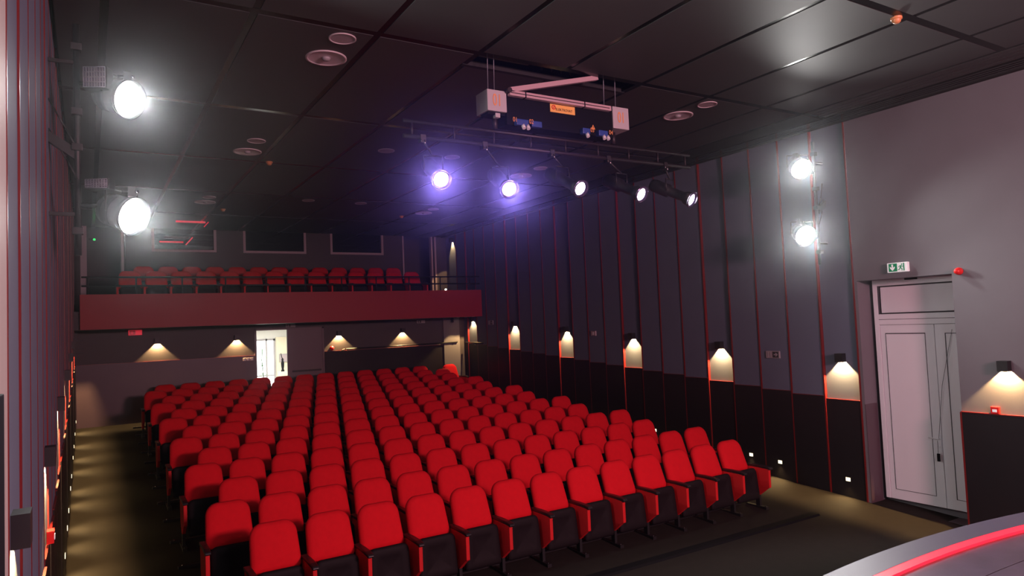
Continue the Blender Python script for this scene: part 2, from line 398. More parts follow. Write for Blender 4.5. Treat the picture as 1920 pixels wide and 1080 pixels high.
for x, sd in ((4.2, 'left'), (5.4, 'right')):
    for k, y in enumerate((10.63, 15.35)):
        grille(x, y, 'small round grille mid ceiling, %s of the %s centre pair' % (sd, ('nearer', 'farther')[k]))
for x, y, lb in ((2.66, 12.07, 'small round smoke detector behind the left second downlight'), (2.69, 17.0, 'small smoke detector on the ceiling above the balcony, left'),
                 (7.0, 16.8, 'small smoke detector on the ceiling above the balcony, right'), (6.99, 3.79, 'orange-lit smoke detector on the ceiling close to the stage')):
    t = thing('smoke_detector', lb, 'smoke detector', (x, y, CZ + 0.004))
    obj('base', lathe(NB(), [(0.055, 0), (0.055, -0.02), (0.045, -0.025), (0, -0.025)], 20), M_DETEC, t)
    obj('sensor_head', lathe(NB(), [(0.042, -0.025), (0.04, -0.045), (0.025, -0.06), (0, -0.062)], 20), M_DETEC, t)

# ------------------------------------------------------------------ sconces
def sconce(loc, rz, label, energy=SCONCE_E, spot=150, tilt=0.0, spill_baffle=True):
    """box lamp on a wall; local +y points away from the wall, origin on the wall at the lamp mouth"""
    t = thing('wall_sconce', label, 'wall lamp', loc, 'black box sconces', (0, 0, rz))
    b = NB(); h = 0.135; w = 0.062; d = 0.105; th = 0.004
    box(b, -w, w, 0.0, d, h - th, h); box(b, -w, -w + th, 0, d, 0, h - th); box(b, w - th, w, 0, d, 0, h - th); box(b, -w + th, w - th, d - th, d, 0, h - th)
    obj('housing', b, M_STEEL, t)
    if spill_baffle: obj('spill_baffle', box(NB(), -w + th, w - th, 0.056, 0.060, 0.0, h - th), M_STEEL, t)  # unseen inner plate added to hold back spill into the room
    obj('lamp_lens', box(NB(), -0.028, 0.028, 0.012, 0.04, 0.072, 0.078), M_STEPL, t)
    light('lamp_light', 'SPOT', (0, 0.031, 0.057), (0, tilt, -1), energy, (1, 0.60, 0.24), 0.006, spot=spot, blend=0.12, parent=t)
    return t
side_names = ['beside the stage', 'second from the stage', 'third from the stage', 'fourth from the stage', 'fifth from the stage', 'sixth from the stage', 'seventh from the stage']
k = 0
sconce((XR, 4.36, 1.965), PI / 2, 'black box sconce on the plain right wall between door and stage')
for i in range(0, 21, 4):
    y = 6.34 + PW * (i + 0.5)
    k += 1
    sconce((XR + 0.036, y, sconce_z(y)), PI / 2, 'black box sconce on the right panelled wall, %s counting from the white door' % ORD[k], energy=SCONCE_E * (0.6 if i == 20 else 1), spill_baffle=(i != 20))
sconce((XR + 0.036, 6.34 + PW * 22.5, 5.52), PI / 2, 'black box sconce high on the right wall above the balcony', SCONCE_E * 0.45, 62)
for k, i in enumerate(range(0, 28, 4)):
    y = 3.25 + PW * (i + 0.5)
    if y > 19: break
    ls = sconce((XL - 0.006, y - (0.08 if k == 0 else 0), sconce_z(max(y, 5.2)) if k else 2.03), -PI / 2, 'black box sconce on the left panelled wall, %s from the stage' % ORD[k + 1]); ls.scale = (1, 0.62, 1)
for k, (x, lb) in enumerate(((1.468, 'black box sconce on the rear wall, left of the two left of the doorway'), (3.32, 'black box sconce on the rear wall just left of the bright doorway'),
              (6.03, 'black box sconce on the rear wall just right of the door leaf'), (7.94, 'black box sconce on the rear wall near its right end'))):
    sconce((x, YB, 2.70), PI, lb)

# ------------------------------------------------------------------ step lights
def step_light(side, y, label, seen=True):
    X = XR if side > 0 else XL
    z = fz(y) + 0.275
    t = thing('step_light', label, 'floor light', (X - side * -0.012, y, z), 'small step lights low on the side walls', (0, 0, PI / 2 if side > 0 else -PI / 2))
    obj('bezel', box(NB(), -0.045, 0.045, -0.02, 0.030, -0.035, 0.035), M_STEEL, t)
    obj('lens', box(NB(), -0.036, 0.036, 0.030, 0.034, -0.026, 0.026), M_STEPL, t)
    light('lamp_light', 'SPOT', (0, 0.05, -0.01), (0, 0.62, -0.8), STEP_E, (1, 0.68, 0.30), 0.02, spot=118, blend=0.9, parent=t)
for k, y in enumerate((6.64, 7.87, 8.47, 9.70, 10.9, 12.1, 13.3, 14.5)):
    step_light(1, y, 'small square step light low on the right wall, %s from the white door' % ORD[k + 1])
for k, y in enumerate((4.9, 6.1, 7.3, 8.4, 9.55, 10.6, 11.4, 12.6, 13.4, 14.8, 15.8, 17.1, 18.6)):
    step_light(-1, y, 'small square step light low on the left wall, %s from the stage' % ORD[k + 1])

# ------------------------------------------------------------------ exit door right
d = bpy.data.objects.new('door_1', None); C.objects.link(d); d.location = (XR + 0.30, 5.585, -0.13); tag(d, kind='structure')
# local y: -0.655 .. +0.655 ; x=0 front
def dbx(n, m, y0, y1, z0, z1, x0=0.0, x1=0.06, parent=d, bevel=0.004):
    return obj(n, box(NB(), x0, x1, y0 - 5.585, y1 - 5.585, z0 + 0.13, z1 + 0.13), m, parent, bevel)
dbx('frame_side', M_DOORW, 6.17, 6.24, 0.0 - 0.02, 3.27); dbx('frame_side', M_DOORW, 4.88, 4.94, -0.02, 3.27)
dbx('frame_head', M_DOORW, 4.94, 6.17, 3.17, 3.27); dbx('transom_rail', M_DOORW, 4.94, 6.17, 2.58, 2.74)
dbx('transom_groove', M_GASK, 4.94, 6.17, 2.657, 2.664, -0.002, 0.0, bevel=0)
tp = dbx('transom_panel', M_DOORW, 4.97, 6.13, 2.76, 3.15, 0.02, 0.05)
for a in ((4.955, 6.155, 2.742, 2.752), (4.955, 6.155, 3.160, 3.168), (6.145, 6.155, 2.75, 3.16)):
    dbx('gasket', M_GASK, a[0], a[1], a[2], a[3], -0.001, 0.02, bevel=0)
lf = dbx('door_leaf', M_DOORW, 5.375, 6.165, -0.02, 2.575, 0.008, 0.055)
for a in ((5.50, 5.506, 0.13, 2.45), (6.08, 6.086, 0.13, 2.45), (5.50, 6.086, 0.125, 0.131), (5.50, 6.086, 2.44, 2.455)):
    obj('leaf_moulding', box(NB(), 0.003, 0.010, a[0] - 5.585, a[1] - 5.585, a[2] + 0.13, a[3] + 0.13), M_GASK, lf)
hb = NB(); box(hb, -0.005, 0.008, -0.205, -0.165, 0.90, 1.13); 
obj('lock_plate', hb, M_DOORW, lf, bevel=0.003)
hb = NB(); tube(hb, (0.0, -0.185, 1.08), (-0.05, -0.185, 1.08), 0.009, 8); tube(hb, (-0.05, -0.185, 1.08), (-0.05, -0.06, 1.09), 0.008, 8); tube(hb, (-0.004, -0.185, 0.96), (-0.012, -0.185, 0.96), 0.012, 10)
obj('handle', hb, M_WHITE, lf)
lf2 = dbx('door_leaf', M_DOORW, 4.945, 5.368, -0.02, 2.575, 0.008, 0.055)
for a in ((5.22, 5.23, 0.13, 2.45), (4.98, 5.23, 2.44, 2.45), (4.98, 5.23, 0.125, 0.131)):
    obj('leaf_moulding', box(NB(), 0.003, 0.010, a[0] - 5.585, a[1] - 5.585, a[2] + 0.13, a[3] + 0.13), M_GASK, lf2)
dbx('door_closer', M_BLACK, 5.55, 5.72, 3.235, 3.262, -0.04, 0.0)
BX('door_threshold', M_DADOB, wr, XR + 0.12, XR + 0.42, DY0, DY1, -0.4, -0.145)
kt = thing('hanging_keys', 'black key fob on a thin cord hanging from the white door handle', 'keys', (XR + 0.24, 5.40, 0.93))
obj('cord', path(NB(), [(0, 0, 0), (0.0, 0.0, -0.10), (0, 0.004, -0.18)], 0.003, 6), M_BLACK, kt)
obj('fob', box(NB(), -0.012, 0.012, -0.018, 0.018, -0.29, -0.18), M_BLACK, kt, 0.004)
obj('long_cord', path(NB(), [(0.045, -0.28, 1.57), (0.03, -0.10, 0.77), (0.03, -0.005, 0.03)], 0.003, 6), M_GASK, kt)

# ------------------------------------------------------------------ signs and small wall items
def poly_flat(bm, pts, t=0.002):
    return prism(bm, pts, 'y', -t, 0)
def arrow(pts_rot, cx, cz, s):
    base = [(-0.12, 0.5), (0.12, 0.5), (0.12, -0.05), (0.38, 0.18), (0.38, -0.08), (0, -0.5), (-0.38, -0.08), (-0.38, 0.18), (-0.12, -0.05)]
    c, sn = math.cos(pts_rot), math.sin(pts_rot)
    return [(cx + s * (x * c - z * sn), cz + s * (x * sn + z * c)) for x, z in base]
def runner(bm, cx, cz, s, t=0.002, flip=1):
    def seg(a, b, w):
        a, b = Vector(a), Vector(b); dd = (b - a).normalized(); n = Vector((-dd.y, dd.x)) * w / 2
        pts = [a - n, a + n, b + n, b - n]
        poly_flat(bm, [(cx + flip * s * p.x, cz + s * p.y) for p in pts], t)
    seg((0.05, 0.22), (-0.08, -0.1), 0.16); seg((-0.08, -0.08), (0.16, -0.22), 0.10); seg((0.16, -0.22), (0.12, -0.46), 0.09)
    seg((-0.08, -0.08), (-0.2, -0.30), 0.10); seg((-0.2, -0.3), (-0.42, -0.34), 0.09)
    seg((0.05, 0.2), (0.26, 0.06), 0.08); seg((0.26, 0.06), (0.38, 0.14), 0.07); seg((0.03, 0.2), (-0.2, 0.16), 0.08); seg((-0.2, 0.16), (-0.26, 0.0), 0.07)
    poly_flat(bm, [(cx + flip * s * (0.13 + 0.09 * math.cos(k * PI / 5)), cz + s * (0.36 + 0.09 * math.sin(k * PI / 5))) for k in range(10)], t)
def exit_sign(loc, rz, label, w, h, rot_arrow, lit, depth=0.05, arrow_left=True):
    t = thing('exit_sign', label, 'sign', loc, None, (0, 0, rz))   # local -y faces the room
    obj('housing', box(NB(), -w / 2 - 0.012, w / 2 + 0.012, -depth, 0, -h / 2 - 0.012, h / 2 + 0.012), M_SIGNW if lit else M_SIGNG, t, 0.008)
    g = M_GREEN if lit else M_SIGNK; wh = M_SIGNW if lit else M_SIGNG
    s = 1 if arrow_left else -1
    a, b_ = sorted((0.0, -s * (w / 2 - 0.012)))
    obj('green_field', box(NB(), a, b_, -depth - 0.002, -depth, -h / 2, h / 2), g, t)
    bm = NB(); prism(bm, arrow(rot_arrow, -s * w / 4, 0, h * 0.8), 'y', -depth - 0.005, -depth - 0.002)
    obj('arrow', bm, wh, t)
    bm = NB(); runner(bm, 0, 0, h * 0.95, 0.003); o = obj('running_figure', bm, g if lit else wh, t); o.location = (s * w * 0.20, -depth, 0)
    obj('door_mark', box(NB(), s * w * 0.36 - 0.008, s * w * 0.36 + 0.008, -depth - 0.003, -depth, -h / 2 + 0.005, h / 2), g if lit else wh, t)
    return t
FR = -PI / 2   # right wall items: local -y -> world -x
exit_sign((XR, 5.63, 3.41), FR, 'lit green and white exit sign with down arrow above white door', 0.27, 0.115, 0, True, 0.06)
exit_sign((XR, 7.89, 2.12), FR, 'unlit dark exit sign with arrow on right panelled wall', 0.26, 0.10, PI / 2, False, 0.02, arrow_left=False)
exit_sign((XR, 17.6, 2.89), FR, 'small dim exit sign on right wall beneath the balcony end', 0.26, 0.10, PI / 2, False, 0.02, arrow_left=False)
exit_sign((4.70, YB, 3.035), 0, 'unlit exit sign directly above the bright rear doorway', 0.24, 0.07, 0, False, 0.03)
exit_sign((8.54, YB, 3.01), 0, 'unlit exit sign on the rear wall near the right corner', 0.24, 0.07, 0, False, 0.03)
t = exit_sign((0.99, YB, 3.0), 0, 'red-glowing emergency sign on the rear wall at the left', 0.27, 0.10, 0, False, 0.04)
for ch in t.children:
    if ch.name.startswith(('green_field',)): ch.data.materials[0] = M_ALARM
    if ch.name.startswith(('housing', 'arrow', 'running', 'door_mark')): ch.data.materials[0] = M_REDL
t = thing('wall_switch', 'small white blank box on the right panelled wall under the beams', 'switch', (XR - 0.02, 12.80, 2.53), None, (0, 0, FR))
obj('plate', box(NB(), -0.085, 0.085, -0.012, 0.03, -0.055, 0.055), M_FRAME, t, 0.004)
obj('button', box(NB(), -0.03, 0.03, -0.018, -0.012, -0.03, 0.03), M_WHITE, t, 0.002)
t = thing('alarm_sounder', 'red dome alarm on the right wall beside the exit sign', 'alarm', (XR, 4.83, 3.285), None, (0, -PI / 2, 0))
obj('base', lathe(NB(), [(0.05, 0), (0.05, 0.03), (0.045, 0.035), (0, 0.035)], 24), M_ALARM, t)
obj('dome', lathe(NB(), [(0.045, 0.035), (0.042, 0.06), (0.028, 0.085), (0, 0.095)], 24), M_ALARM, t)
def callpoint(loc, rz, label):
    t = thing('fire_call_point', label, 'fire alarm', loc, None, (0, 0, rz))
    obj('housing', box(NB(), -0.048, 0.048, -0.045, 0, -0.045, 0.045), M_ALARM, t, 0.005)
    obj('glass_panel', box(NB(), -0.025, 0.025, -0.05, -0.045, -0.022, 0.012), M_SIGNW, t)
    obj('top_label', box(NB(), -0.035, 0.035, -0.047, -0.045, 0.022, 0.036), M_REDP, t)
callpoint((XR - 0.03 + 0.03, 4.51, 1.46), FR, 'red fire call point on the dado beside the stage, right wall')
callpoint((XL, 6.02, 1.47), PI / 2, 'red fire call point on the left wall below a sconce')
t = thing('alarm_bell', 'round red bell on the rear wall right of the door leaf', 'alarm', (5.82, YB - 0.0, 2.36), None, (PI / 2, 0, 0))
obj('base', lathe(NB(), [(0.06, 0), (0.06, 0.02), (0, 0.02)], 20), M_ALARM, t)
obj('dome', lathe(NB(), [(0.055, 0.02), (0.045, 0.05), (0, 0.06)], 20), M_ALARM, t)
for k, x in enumerate((3.50, 3.59, 3.68)):
    t = thing('wall_switch', 'pale light switch by the rear doorway, %s of the row of three' % ('left', 'middle', 'right')[k], 'switch', (x, YB - 0.025, 2.195), 'three switches by the rear doorway')
    obj('plate', box(NB(), -0.038, 0.038, -0.01, 0, -0.04, 0.04), M_GRILLE, t, 0.003)
    obj('rocker', box(NB(), -0.02, 0.02, -0.014, -0.01, -0.025, 0.025), M_WHITE, t)
t = thing('security_camera', 'small dome camera in the rear right corner under the balcony', 'camera', (9.55, YB - 0.10, 3.09))
obj('bracket', box(NB(), -0.03, 0.03, -0.03, 0.03, -0.05, 0), M_STEEL, t)
obj('camera_body', tube(NB(), (0, 0, -0.06), (-0.05, -0.12, -0.12), 0.035, 12), M_STEEL, t)
# handrail on the right part of the rear wall
hr = thing('handrail', 'slim black handrail along the rear wall right of the doorway', 'handrail', (6.1, YB - 0.09, 2.32))
pts = [(-0.02, 0.0, -0.05), (0.02, -0.01, -0.01), (0.1, 0, 0), (3.6, 0, 0.02)]
obj('rail', path(NB(), pts, 0.018, 8), M_STEEL, hr)
for x in (0.15, 1.85, 3.45): obj('bracket', path(NB(), [(x, 0, 0), (x, 0.03, -0.06), (x, 0.06, -0.06)], 0.008, 6), M_STEEL, hr)
hr = thing('handrail', 'short black handrail on the right wall under the balcony end', 'handrail', (XR - 0.07, 18.2, 2.3))
obj('rail', tube(NB(), (0, -0.2, -0.0), (0, 0.9, 0.02), 0.018, 8), M_STEEL, hr)
obj('bracket', path(NB(), [(0, 0.4, 0), (0.03, 0.4, -0.06), (0.085, 0.4, -0.06)], 0.008, 6), M_STEEL, hr)
for k, x in enumerate((9.30, 9.62, 9.80)):
    t = thing('soffit_light', 'tiny round fitting under the balcony right end, %s of three' % ('left', 'middle', 'right')[k], 'ceiling light', (x, 18.3 + 0.15 * (k % 2), 3.09), 'tiny fittings under the balcony')
    obj('rim', lathe(NB(), [(0.02, -0.002), (0.045, -0.008), (0.045, 0)], 16), M_GRILLE, t)
    obj('lens', lathe(NB(), [(0, -0.004), (0.02, -0.002)], 12), M_GRILLE, t)

# rear double door: closed plum leaf, open doorway with foyer
dr = bpy.data.objects.new('door_4', None); C.objects.link(dr); dr.location = (4.7, YB, 0.82); tag(dr, kind='structure')
def rb(n, m, x0, x1, y0, y1, z0, z1, bevel=0.0): return obj(n, box(NB(), x0 - 4.7, x1 - 4.7, y0, y1, z0 - 0.82, z1 - 0.82), m, dr, bevel)
rb('door_frame', M_LEAF, 3.76, 3.81, -0.03, 0.14, 0.8, 2.97); rb('door_frame', M_LEAF, 5.55, 5.60, -0.03, 0.14, 0.8, 2.97); rb('door_frame', M_LEAF, 3.76, 5.60, -0.03, 0.14, 2.93, 2.97)
lf = rb('door_leaf', M_LEAF, 4.60, 5.55, -0.02, 0.03, 0.83, 2.93, 0.004)
obj('push_bar', box(NB(), 0.02, 0.8, -0.06, -0.03, 0.95, 1.0), M_STEEL, lf)
# foyer beyond the doorway
fo = wall_boxes('wall_foyer_rear', M_FOYW, [(2.6, 7.1, 23.0, 23.1, 0.8, 3.0)])
wall_boxes('wall_foyer_left', M_FOYW, [(2.5, 2.6, YB + 0.15, 23.1, 0.8, 3.0)]); wall_boxes('wall_foyer_right', M_FOYW, [(7.1, 7.2, YB + 0.15, 23.1, 0.8, 3.0)])
wall_boxes('ceiling_foyer', M_FOYW, [(2.5, 7.2, YB + 0.15, 23.1, 3.0, 3.08)]); wall_boxes('floor_foyer', M_FOYW, [(2.5, 7.2, YB + 0.2, 23.1, 0.6, 0.80)])
w = bpy.data.objects.new('window_4', None); C.objects.link(w); w.location = (4.85, 22.98, 0.9); tag(w, kind='structure')
obj('pane', box(NB(), -0.62, 0.22, 0, 0.01, 0, 1.72), M_SKYW, w)
for x in (-0.64, -0.02, 0.22): obj('mullion', box(NB(), x - 0.025, x + 0.025, -0.04, 0.0, 0, 1.78), M_SIGNG, w)
obj('transom', box(NB(), -0.62, 0.22, -0.03, -0.001, 0.60, 0.64), M_SIGNG, w)
obj('head', box(NB(), -0.66, 0.25, -0.04, 0.0, 1.72, 1.78), M_SIGNG, w)
BX('cream_panel', M_CREAM, fo, 5.12, 5.62, 22.94, 22.98, 0.82, 2.72)
t = thing('notice_board', 'pale grey notice on the cream foyer wall beyond the doorway', 'notice', (5.38, 22.92, 2.05))
obj('board', box(NB(), -0.17, 0.17, -0.02, 0.02, -0.13, 0.13), M_SIGNG, t)
obj('notice_sheet', box(NB(), -0.14, 0.14, -0.024, -0.02, -0.10, 0.10), M_FRAME, t)
t = thing('statuette', 'small dark figure sculpture on a stand beyond the rear doorway', 'sculpture', (5.12, 22.1, 0.8))
obj('stand', box(NB(), -0.12, 0.12, -0.12, 0.12, 0, 0.86), M_CREAM, t)
bm = lathe(NB(), [(0.05, 0.86), (0.05, 0.90), (0.03, 0.93), (0.045, 1.02), (0.05, 1.12), (0.03, 1.18), (0.035, 1.24), (0.0, 1.29)], 12)
path(bm, [(0.03, 0, 1.15), (-0.02, 0, 1.30), (-0.045, 0, 1.42)], 0.012, 6)
obj('figure', bm, M_BLACK, t)
t = thing('potted_plant', 'leafy green plant inside the foyer at the doorway left edge', 'plant', (4.22, 20.6, 0.8))
obj('pot', lathe(NB(), [(0, 0), (0.12, 0), (0.16, 0.3), (0.14, 0.3), (0.12, 0.27), (0, 0.27)], 16), M_CREAM, t)
obj('stem', path(NB(), [(0, 0, 0.27), (0.02, 0, 0.8), (-0.02, 0, 1.3), (0.0, 0, 1.62)], 0.012, 6), M_PLANT, t)
for k in range(46):
    a = random.uniform(0, 2 * PI); z = random.uniform(0.55, 1.62); L = random.uniform(0.10, 0.20) * (1.3 - 0.3 * z)
    bm = NB(); q = Matrix.Rotation(a, 3, 'Z') @ Matrix.Rotation(random.uniform(-0.7, 0.4), 3, 'Y')
    P_ = [Vector((0.02, 0, 0)), Vector((L * 0.5, 0.028, 0.01)), Vector((L, 0, -0.02)), Vector((L * 0.5, -0.028, 0.01)), Vector((L * 0.5, 0, 0.0))]
    v = [bm.verts.new(q @ p + Vector((0, 0, z))) for p in P_]
    bm.faces.new((v[0], v[1], v[4])); bm.faces.new((v[1], v[2], v[4])); bm.faces.new((v[2], v[3], v[4])); bm.faces.new((v[3], v[0], v[4]))
    obj('leaf', bm, M_PLANT, t)
light('foyer_light', 'AREA', (4.6, 21.2, 2.95), (0, 0, -1), 110, (1.0, 0.95, 0.85), 2.0, sizey=1.5)

# ------------------------------------------------------------------ seats
def outline(w, h, rt, rb_, taper=0.0, n=6):
    """rounded plate outline in (x,z), z 0..h, bottom half-width w/2, top half-width reduced by taper"""
    pts = []
    def corner(cx, cz, r, a0):
        for i in range(n + 1):
            a = a0 + (PI / 2) * i / n
            pts.append([cx + r * math.cos(a), cz + r * math.sin(a)])
    hw = w / 2
    corner(hw - rt, h - rt, rt, 0); corner(-hw + rt, h - rt, rt, PI / 2); corner(-hw + rb_, rb_, rb_, PI); corner(hw - rb_, rb_, rb_, 3 * PI / 2)
    for p in pts:
        k = max(0, p[1] / h); p[0] *= 1 - taper * k
    return pts
def pad(w, h, rt, rb_, taper, layers, mtx):
    """cushion body lofted from scaled outlines; layers: (scale inset, y)"""
    pts = outline(w, h, rt, rb_, taper); cx, cz = 0, h / 2
    bm = NB(); rings = []
    for ins, y in layers:
        if ins is None: rings.append([bm.verts.new((0, y, cz))]); continue
        ring = []
        for x, z in pts:
            sx = (w / 2 - ins) / (w / 2); sz = (h / 2 - ins) / (h / 2)
            ring.append(bm.verts.new((x * sx, y, cz + (z - cz) * sz)))
        rings.append(ring)
    for a, b in zip(rings, rings[1:]):
        n = max(len(a), len(b))
        for i in range(n):
            j = (i + 1) % n
            vs = [a[i % len(a)], a[j % len(a)], b[j % len(b)], b[i % len(b)]]; u = []
            for v in vs:
                if v not in u: u.append(v)
            f = bm.faces.new(u); f.smooth = True
    for v in bm.verts: v.co = mtx @ v.co
    return bm
def seat_meshes():
    d = {}
    tilt = Matrix.Translation((0, -0.175, 0.508)) @ Matrix.Rotation(R(-20), 4, 'X')
    bm = pad(0.495, 0.475, 0.13, 0.05, 0.09, [(None, -0.052), (0.12, -0.050), (0.05, -0.044), (0.016, -0.026), (0.0, 0.0), (0.004, 0.03)], tilt)
    d['backrest'] = (bm, M_SRED)
    bm = pad(0.485, 0.52, 0.13, 0.05, 0.09, [(0.004, 0.03), (0.0, 0.035), (0.01, 0.055), (0.06, 0.066), (None, 0.070)], Matrix.Translation((0, -0.19, 0.46)) @ Matrix.Rotation(R(-20), 4, 'X'))
    d['back_shell'] = (bm, M_SBLK)
    # tipped-up seat: black underside faces the stage
    tu = Matrix.Translation((0, -0.385, 0.125)) @ Matrix.Rotation(R(-6), 4, 'X')
    bm = pad(0.455, 0.445, 0.07, 0.03, 0.03, [(None, -0.012), (0.10, -0.012), (0.092, -0.016), (0.035, -0.014), (0.012, -0.008), (0.0, 0.008), (0.0, 0.03), (None, 0.03)], tu)
    d['seat_pan'] = (bm, M_SBLK)
    bm = pad(0.45, 0.42, 0.09, 0.05, 0.03, [(0.01, 0.03), (0.0, 0.05), (0.02, 0.09), (0.08, 0.105), (None, 0.108)], tu)
    d['seat_cushion'] = (bm, M_SRED)
    return d
def arm_meshes(x):
    d = {}
    bm = NB(); w = 0.026
    prism(bm, [(-0.565, 0.560), (-0.575, 0.575), (-0.56, 0.595), (-0.48, 0.608), (-0.30, 0.608), (-0.13, 0.600), (-0.12, 0.570), (-0.30, 0.575), (-0.48, 0.570)], 'x', x - w - 0.004, x + w + 0.004)
    d['armrest'] = (bm, M_ARM, 0.006)
    bm = NB(); prism(bm, [(-0.535, 0.568), (-0.535, 0.30), (-0.50, 0.285), (-0.34, 0.16), (-0.28, 0.16), (-0.16, 0.30), (-0.13, 0.568)], 'x', x - 0.021, x + 0.021)
    d['side_panel'] = (bm, M_SREDP, 0.006)
    bm = NB(); box(bm, x - 0.018, x + 0.018, -0.345, -0.275, -0.04, 0.19); box(bm, x - 0.028, x + 0.028, -0.46, -0.10, -0.045, 0.008)
    tube(bm, (x, -0.43, 0.0), (x, -0.43, 0.018), 0.012, 8)
    d['leg'] = (bm, M_STEEL, 0.0)
    bm = NB(); tube(bm, (x + 0.021, -0.42, 0.30), (x + 0.030, -0.42, 0.30), 0.012, 8)
    d['pivot_bolt'] = (bm, M_BOLT, 0.0)
    return d
def make_seat(name='auditorium_seat'):
    t = thing(name, 'seat', 'seat')
    for n, (bm, m_) in seat_meshes().items(): obj(n, bm, m_, t)
    for n, (bm, m_, bv) in arm_meshes(-S / 2).items(): obj(n, bm, m_, t, bv)
    return t
seat = make_seat()
arm_r = []
for n, (bm, m_, bv) in arm_meshes(S / 2).items():
    if n == 'pivot_bolt': bm.free(); continue
    arm_r.append(obj(n, bm, m_, None, bv))
first = True
def put_seat(loc, label, group, last=False, rz=0.0):
    global first
    o = seat if first else copy_tree(seat)
    if first: first = False
    o.location = loc; o.rotation_euler = (0, 0, rz); o['label'] = label; o['group'] = group
    if last:
        for a in arm_r:
            c = a.copy(); C.objects.link(c); c.parent = o
    return o
seat_jobs = []
for rr in range(1, 14):
    n = 13 if rr % 2 else 14
    for k in range(n):
        x = X0 + S * (k - (0 if rr % 2 else 0.5)); y = Y0 + P * (rr - 1)
        rowname = 'front row' if rr == 1 else ('back row of the stalls' if rr == 13 else '%s row from the stage' % ORD[rr])
        lab = 'red tip-up seat, %s from the left aisle in the %s' % (ORD[k + 1], rowname)
        put_seat((x, y, fz(y)), lab, 'red auditorium seats in the stalls', last=(k == n - 1))
for k in range(14):
    put_seat((0.87 + 0.553 * k, 18.80, 3.51), 'red balcony seat behind the railing, front balcony row, %s from the left' % ORD[k + 1], 'red seats on the balcony', last=(k == 13))
for k in range(13):
    put_seat((1.21 + 0.553 * k, 19.66, 3.70), 'red balcony seat by the upper wall, rear balcony row, %s from the left' % ORD[k + 1], 'red seats on the balcony', last=(k == 12))
o = put_seat((9.15, 18.75, fz(18.7) - 0.02), 'single orange-lit seat standing apart in the rear right corner', 'red auditorium seats in the stalls', last=True, rz=0.15)
for a in arm_r: bpy.data.objects.remove(a)
# floor rails under the rows
for rr in range(1, 14):
    y = Y0 + P * (rr - 1) - 0.05
    t = thing('floor_rail', 'flat black steel rail on the floor under the %s' % ('front row' if rr == 1 else '%s row from the stage' % ORD[rr]), 'floor rail', (0.88, y, fz(y)), 'black floor rails under the seat rows')
    obj('bar', box(NB(), 0, 7.45 if rr % 2 else 7.75, -0.03, 0.03, -0.01, 0.03), M_STEEL, t, 0.004)
    obj('end_bolt', tube(NB(), (0.05, 0, 0.03), (0.05, 0, 0.04), 0.014, 8), M_BOLT, t)
tag(obj('cable_cover', prism(NB(), [(6.36, fz(6.36)), (6.50, fz(6.5)), (6.48, fz(6.48) + 0.022), (6.38, fz(6.38) + 0.022)], 'x', 0.6, 8.86), M_BLACK), 'long flat black strip lying on the floor before the front row', 'cable cover')

# ------------------------------------------------------------------ lamps: wash lights and profiles
def orient(d, upv=(0, 0, 1)):
    return Vector(d).to_track_quat('-Z', 'Y').to_euler()
def fresnel(loc, d, label, lit, name='wash_light', clamp=(0, 0, 0.3), energy=WASH_E):
    t = thing(name, label, 'stage light', loc, None)
    q = Vector(d).normalized().to_track_quat('-Z', 'Y').to_matrix().to_4x4()
    bm = lathe(NB(), [(0, 0.30), (0.10, 0.30), (0.13, 0.26), (0.135, 0.22), (0.143, 0.215), (0.143, 0.20), (0.135, 0.195), (0.135, 0.14), (0.143, 0.135), (0.143, 0.12), (0.135, 0.115), (0.14, 0.03)], 28)
    bm.transform(q); obj('housing', bm, M_STEEL, t)
    bm = lathe(NB(), [(0.158, 0.03), (0.168, -0.025), (0.162, -0.025), (0.150, 0.02)], 28); bm.transform(q); obj('lens_ring', bm, M_STEEL, t)
    if lit:
        bm = lathe(NB(), [(0.153, 0.012), (0.12, -0.008), (0.06, -0.018), (0, -0.022)], 28); bm.transform(q); obj('lens', bm, M_LENSW, t)  # lens disc widened to take in the glare around it
        light('lamp_light', 'SPOT', q @ Vector((0, 0, -0.06)), d, energy, (1, 0.98, 0.95), 0.09, spot=110, blend=0.45, parent=t)
    else:
        bm = lathe(NB(), [(0.112, 0.012), (0.09, 0.004), (0.05, 0.0), (0, 0.0)], 28); bm.transform(q); obj('lens', bm, M_MESH, t)
    # yoke to clamp
    c = Vector(clamp); bm = NB()
    s = q @ Vector((0.165, 0, 0.12)); s2 = q @ Vector((-0.165, 0, 0.12))
    path(bm, [s, s + Vector((0, 0, 1)) * 0.18, s2 + Vector((0, 0, 1)) * 0.18, s2], 0.009, 6); obj('yoke', bm, M_STEEL, t)
    bm = NB(); mid = (s + s2) / 2 + Vector((0, 0, 0.18)); path(bm, [mid, c], 0.014, 8); box(bm, c.x - 0.03, c.x + 0.03, c.y - 0.03, c.y + 0.03, c.z - 0.04, c.z + 0.04)
    obj('clamp', bm, M_STEEL, t)
    bm = NB(); tube(bm, c + Vector((0.03, -0.03, 0.0)), c + Vector((0.045, -0.045, 0.0)), 0.014, 8); tube(bm, c + Vector((-0.02, -0.03, -0.05)), c + Vector((-0.02, -0.045, -0.05)), 0.012, 8); obj('clamp_bolt', bm, M_BOLT, t)
    return t
TGT = Vector((4.2, -1.5, 2.0))
